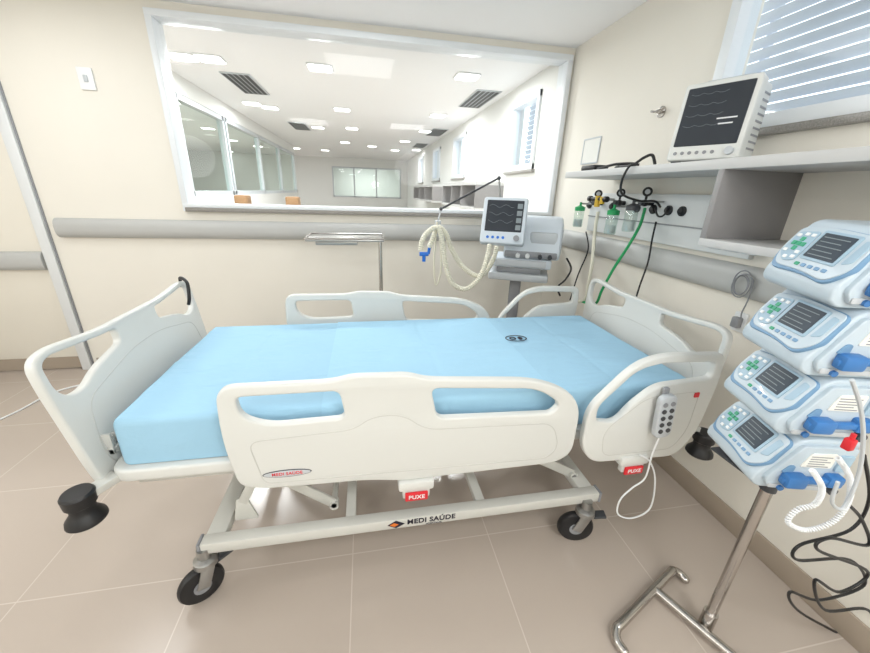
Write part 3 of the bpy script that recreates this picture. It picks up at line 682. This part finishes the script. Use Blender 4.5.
# ---------------- pump stand ----------------
ps=thing('pump_stand','chrome floor stand with tubular feet carrying four stacked pumps','stand',(1.19,.66,0))
MB().cyl((1.19,.66,.045),(1.19,.66,.715),.016).build('pole','chrome',ps)
def foot(P): return MB().tube(P,.016,12,sub=6).sph(P[0],.016).sph(P[-1],.016).build('foot_tube','chrome',ps)
foot([(.838,.640,.017),(.832,.672,.022),(.850,.702,.03),(.90,.722,.036),(1.19,.842,.036),(1.232,.858,.03),(1.256,.846,.022),(1.262,.825,.017)])
foot([(1.005,.275,.017),(.995,.31,.022),(1.01,.345,.03),(1.05,.36,.036),(1.34,.475,.036),(1.385,.487,.03),(1.41,.465,.022),(1.42,.43,.017)])
MB().cyl((1.09,.80,.036),(1.245,.44,.036),.016).cyl((1.19,.66,.02),(1.19,.66,.10),.023).build('base_tube','chrome',ps)
MB().cyl((1.19,.66,.675),(1.19,.66,.722),.021).box(1.11,1.29,.64,.80,.722,.730,.003).build('pump_rack','dgrey',ps)
def pump():
    t=thing('infusion_pump','','infusion pump',(0,0,0),0,'stacked infusion pumps')
    t.rotation_euler=(0,math.radians(4),math.radians(-104))
    H=.180
    prof=rnd([(.02,.001,.012),(-.004,.018,.012),(-.004,.045,.012),(.066,.168,.012),(.088,H,.012),(.225,H,.012),(.225,.001,.012)])
    MB().panel(prof,[],.105,.007,YZ(0)).build('body','pump',t,**L)
    u=V((0,.070,.123)).normalized(); n=V((0,-u.z,u.y)); Fm=fr((0,.031,.1065),(1,0,0),u,n)
    def T(z): return Fm@Matrix.Translation((0,0,z))
    ol=rnd([(-.09,-.065,.02),(-.105,-.02,.02),(-.102,.055,.018),(-.02,.068,.03),(.102,.064,.018),(.106,-.03,.02),(.075,-.070,.02),(0,-.060,.03)])
    MB().panel(ol,[],.008,.003,T(.0)).build('control_face','blue',t,**L)
    ol2=rnd([(-.082,-.055,.02),(-.102,-.015,.02),(-.099,.053,.014),(-.02,.066,.03),(.099,.061,.014),(.103,-.028,.02),(.072,-.064,.02),(0,-.054,.03)])
    MB().panel(ol2,[],.005,.002,T(.006)).build('face_overlay','pump',t,**L)
    MB().panel(rrect(-.030,.066,-.026,.055,.006),[],.004,.001,T(.0100)).build('screen_bezel','lblue',t,**L)
    MB().panel(rrect(-.023,.059,-.019,.048,.003),[],.003,.001,T(.0125)).build('screen','screenlit',t,**L)
    m=MB()
    for k in range(5): m.panel(rrect(-.016,.050-.012*(k%2),.036-.012*k,.038-.012*k,.0005),[],.0005,.0002,T(.0158))
    m.build('readout','trace',t,**L)
    MB().panel(rnd([(-.094,-.02,.012),(-.091,.040,.010),(-.037,.050,.010),(-.035,-.036,.012),(-.067,-.044,.012)]),[],.003,.001,T(.0105)).build('keypad','lblue',t,**L)
    for (a,b_) in ((0,0),(.0135,0),(-.0135,0),(0,.0135),(0,-.0135)):
        MB().panel(rrect(-.064+a-.0058,-.064+a+.0058,.008+b_-.0058,.008+b_+.0058,.002),[],.003,.001,T(.0128)).build('key','key',t,**L)
    for (a,b_) in ((-.083,.030),(-.064,.036),(-.046,.036),(-.083,-.014),(-.066,-.032),(-.046,-.014),(-.046,-.028)):
        MB().panel(rrect(a-.0055,a+.0055,b_-.0042,b_+.0042,.002),[],.003,.001,T(.0128)).build('key','white',t,**L)
    for k in range(5): MB().panel(rrect(-.026+.019*k,-.014+.019*k,-.045,-.036,.003),[],.003,.001,T(.0105)).build('key','blue' if k else 'key',t,**L)
    MB().panel(rnd([(.074,-.018,.006),(.076,.048,.006),(.094,.045,.006),(.094,-.008,.006)]),[],.003,.001,T(.010)).build('side_accent','lblue',t,**L)
    dp=MB().panel(rnd([(.035,.012,.012),(.016,.045,.012),(.075,.165,.012),(.215,.168,.012),(.215,.012,.012)]),[],.009,.003,YZ(.108)).build('side_door','pump',t,**L)
    MB().panel(rnd([(.085,.098,.006),(.10,.145,.006),(.165,.148,.006),(.165,.098,.006)]),[],.003,.001,YZ(.117)).build('label_plate','paper',dp,**L)
    m=MB()
    for k in range(5): m.box(.1198,.1204,.10,.155-.012*(k%2),.102+.008*k,.105+.008*k)
    m.build('label_text','mgrey',dp,**L)
    MB().panel(rnd([(.175,.09,.006),(.175,.145,.006),(.208,.145,.006),(.208,.09,.006)]),[],.006,.002,YZ(.117)).build('latch_plate','lblue',dp,**L)
    MB().panel(rnd([(.045,.075,.006),(.06,.10,.006),(.075,.10,.006),(.075,.075,.006)]),[],.004,.001,YZ(.117)).build('latch_plate','blue',dp,**L)
    MB().panel(rrect(.03,.21,.018,.032,.004),[],.004,.001,YZ(.117)).build('tube_channel','lgrey',dp,**L)
    MB().beam((.128,.045,.056),(.128,.205,.064),.016,.018,.004).box(.112,.146,.05,.105,.038,.078,.008).box(.112,.140,.16,.20,.046,.082,.006).build('door_handle','dblue',t,**L)
    MB().cyl((.105,.195,.026),(.132,.195,.026),.012).build('tube_clip','dgrey',t,**L)
    MB().cyl((.105,.06,.022),(.128,.06,.022),.008).build('tube_clip','dblue',t,**L)
    MB().panel(rrect(.08,.19,.04,.12,.02),[],.008,.003,YZ(-.106)).build('side_cap','lblue',t,**L)
    return t
labs=['topmost infusion pump of the stack, level with the shelf','second infusion pump from the top of the stack','third infusion pump from the top of the stack','lowest infusion pump, directly above the chrome pole']
p0_=None
for k in range(4):
    o=pump() if k==0 else copy_tree(p0_)
    if k==0: p0_=o
    o['label']=labs[k]; o.location=(1.095,.735,.737+.1805*(3-k))
def hcab(name,pts,r,m,lab,cat='cable',coil=None):
    P=[UY(u,v,y) for (u,v,y) in pts]
    if coil: return tag(MB().tube(coilpath(P,*coil),r,6,smooth=False).build(name,m),lab,cat)
    return tag(MB().tube(P,r,8).build(name,m),lab,cat)
hcab('pump_cable',[(838,458,.50),(850,478,.50),(848,502,.50),(832,522,.50),(806,530,.51),(788,522,.52),(797,510,.52),(815,504,.51),(822,488,.50),(812,470,.50)],.0026,'white','white curly cable looping below the lowest pump',coil=(.0045,.0070,9))
hcab('pump_cable',[(852,380,.47),(861,410,.47),(863,445,.47),(857,480,.47),(843,508,.47),(832,502,.47),(838,482,.47)],.004,'lgrey','pale grey cable hanging beside the third pump')
hcab('pump_cable',[(864,455,.56),(869,500,.57),(850,530,.57),(800,545,.57),(798,560,.57),(850,560,.57),(864,585,.57),(820,600,.57),(790,592,.57),(800,612,.57),(850,640,.57),(862,652,.57),(880,700,.56)],.0045,'black','tangled black power lead hanging in loops beside the pole')
hcab('pump_cable',[(849,505,.53),(862,520,.53),(868,545,.53),(830,538,.53),(818,550,.53),(868,572,.53),(840,592,.53),(815,580,.53),(825,610,.53),(868,610,.53),(875,640,.53),(880,700,.5)],.0045,'black','second black power lead crossing the tangle by the wall')
q=UY(849,444,.50); tag(MB().box(q.x-.010,q.x+.010,q.y-.009,q.y+.009,q.z-.015,q.z+.015,.004).cyl(q,q+V((0,0,.028)),.005).build('red_clip','red'),'small red clip on the cable beside the lowest pumps','clip')
# ---------------- lights ----------------
def area(x,y,z,sx,sy,e,c=(1,1,1),name='area'):
    l=bpy.data.lights.new(name,'AREA'); l.shape='RECTANGLE'; l.size=sx; l.size_y=sy; l.energy=e; l.color=c
    o=bpy.data.objects.new(name,l); COL.objects.link(o); o.location=(x,y,z); return o
CW=(.965,.985,1)
for (x,y,e) in ((-2.5,.9,22),(-.9,-.9,22),(.8,-.8,20),(.0,2.45,11),(-1.9,2.3,10)):
    area(x,y,CH-.03,.6,.6,e,c=CW,name='room_panel')
for (x,y,z,e) in ((-2.7,-.5,1.9,26),(.9,-1.2,1.9,28)):  # unseen fill points, added only to lift the walls and ceiling
    l=bpy.data.lights.new('soft_fill_light','POINT'); l.energy=e; l.shadow_soft_size=.3; l.color=CW
    o=bpy.data.objects.new('soft_fill_light',l); COL.objects.link(o); o.location=(x,y,z)
for i in (0,1,2,3,5,6,7,8,11,12):
    q=LPOS[i]; area(q.x,q.y,CH-.03,.18,.18,23,c=CW,name='neighbour_panel')
area(-3.9,6.5,CH-.03,.6,.6,85,c=CW,name='neighbour_panel'); area(-3.9,10.5,CH-.03,.6,.6,85,c=CW,name='neighbour_panel'); area(0,FY+1.5,CH-.03,.6,.6,60,c=CW,name='neighbour_panel')
wd=bpy.data.worlds.new('world'); SC.world=wd; wd.use_nodes=True
bg=wd.node_tree.nodes['Background']; bg.inputs[0].default_value=(.92,.96,1,1); bg.inputs[1].default_value=2.0
SC.view_settings.view_transform='Standard'
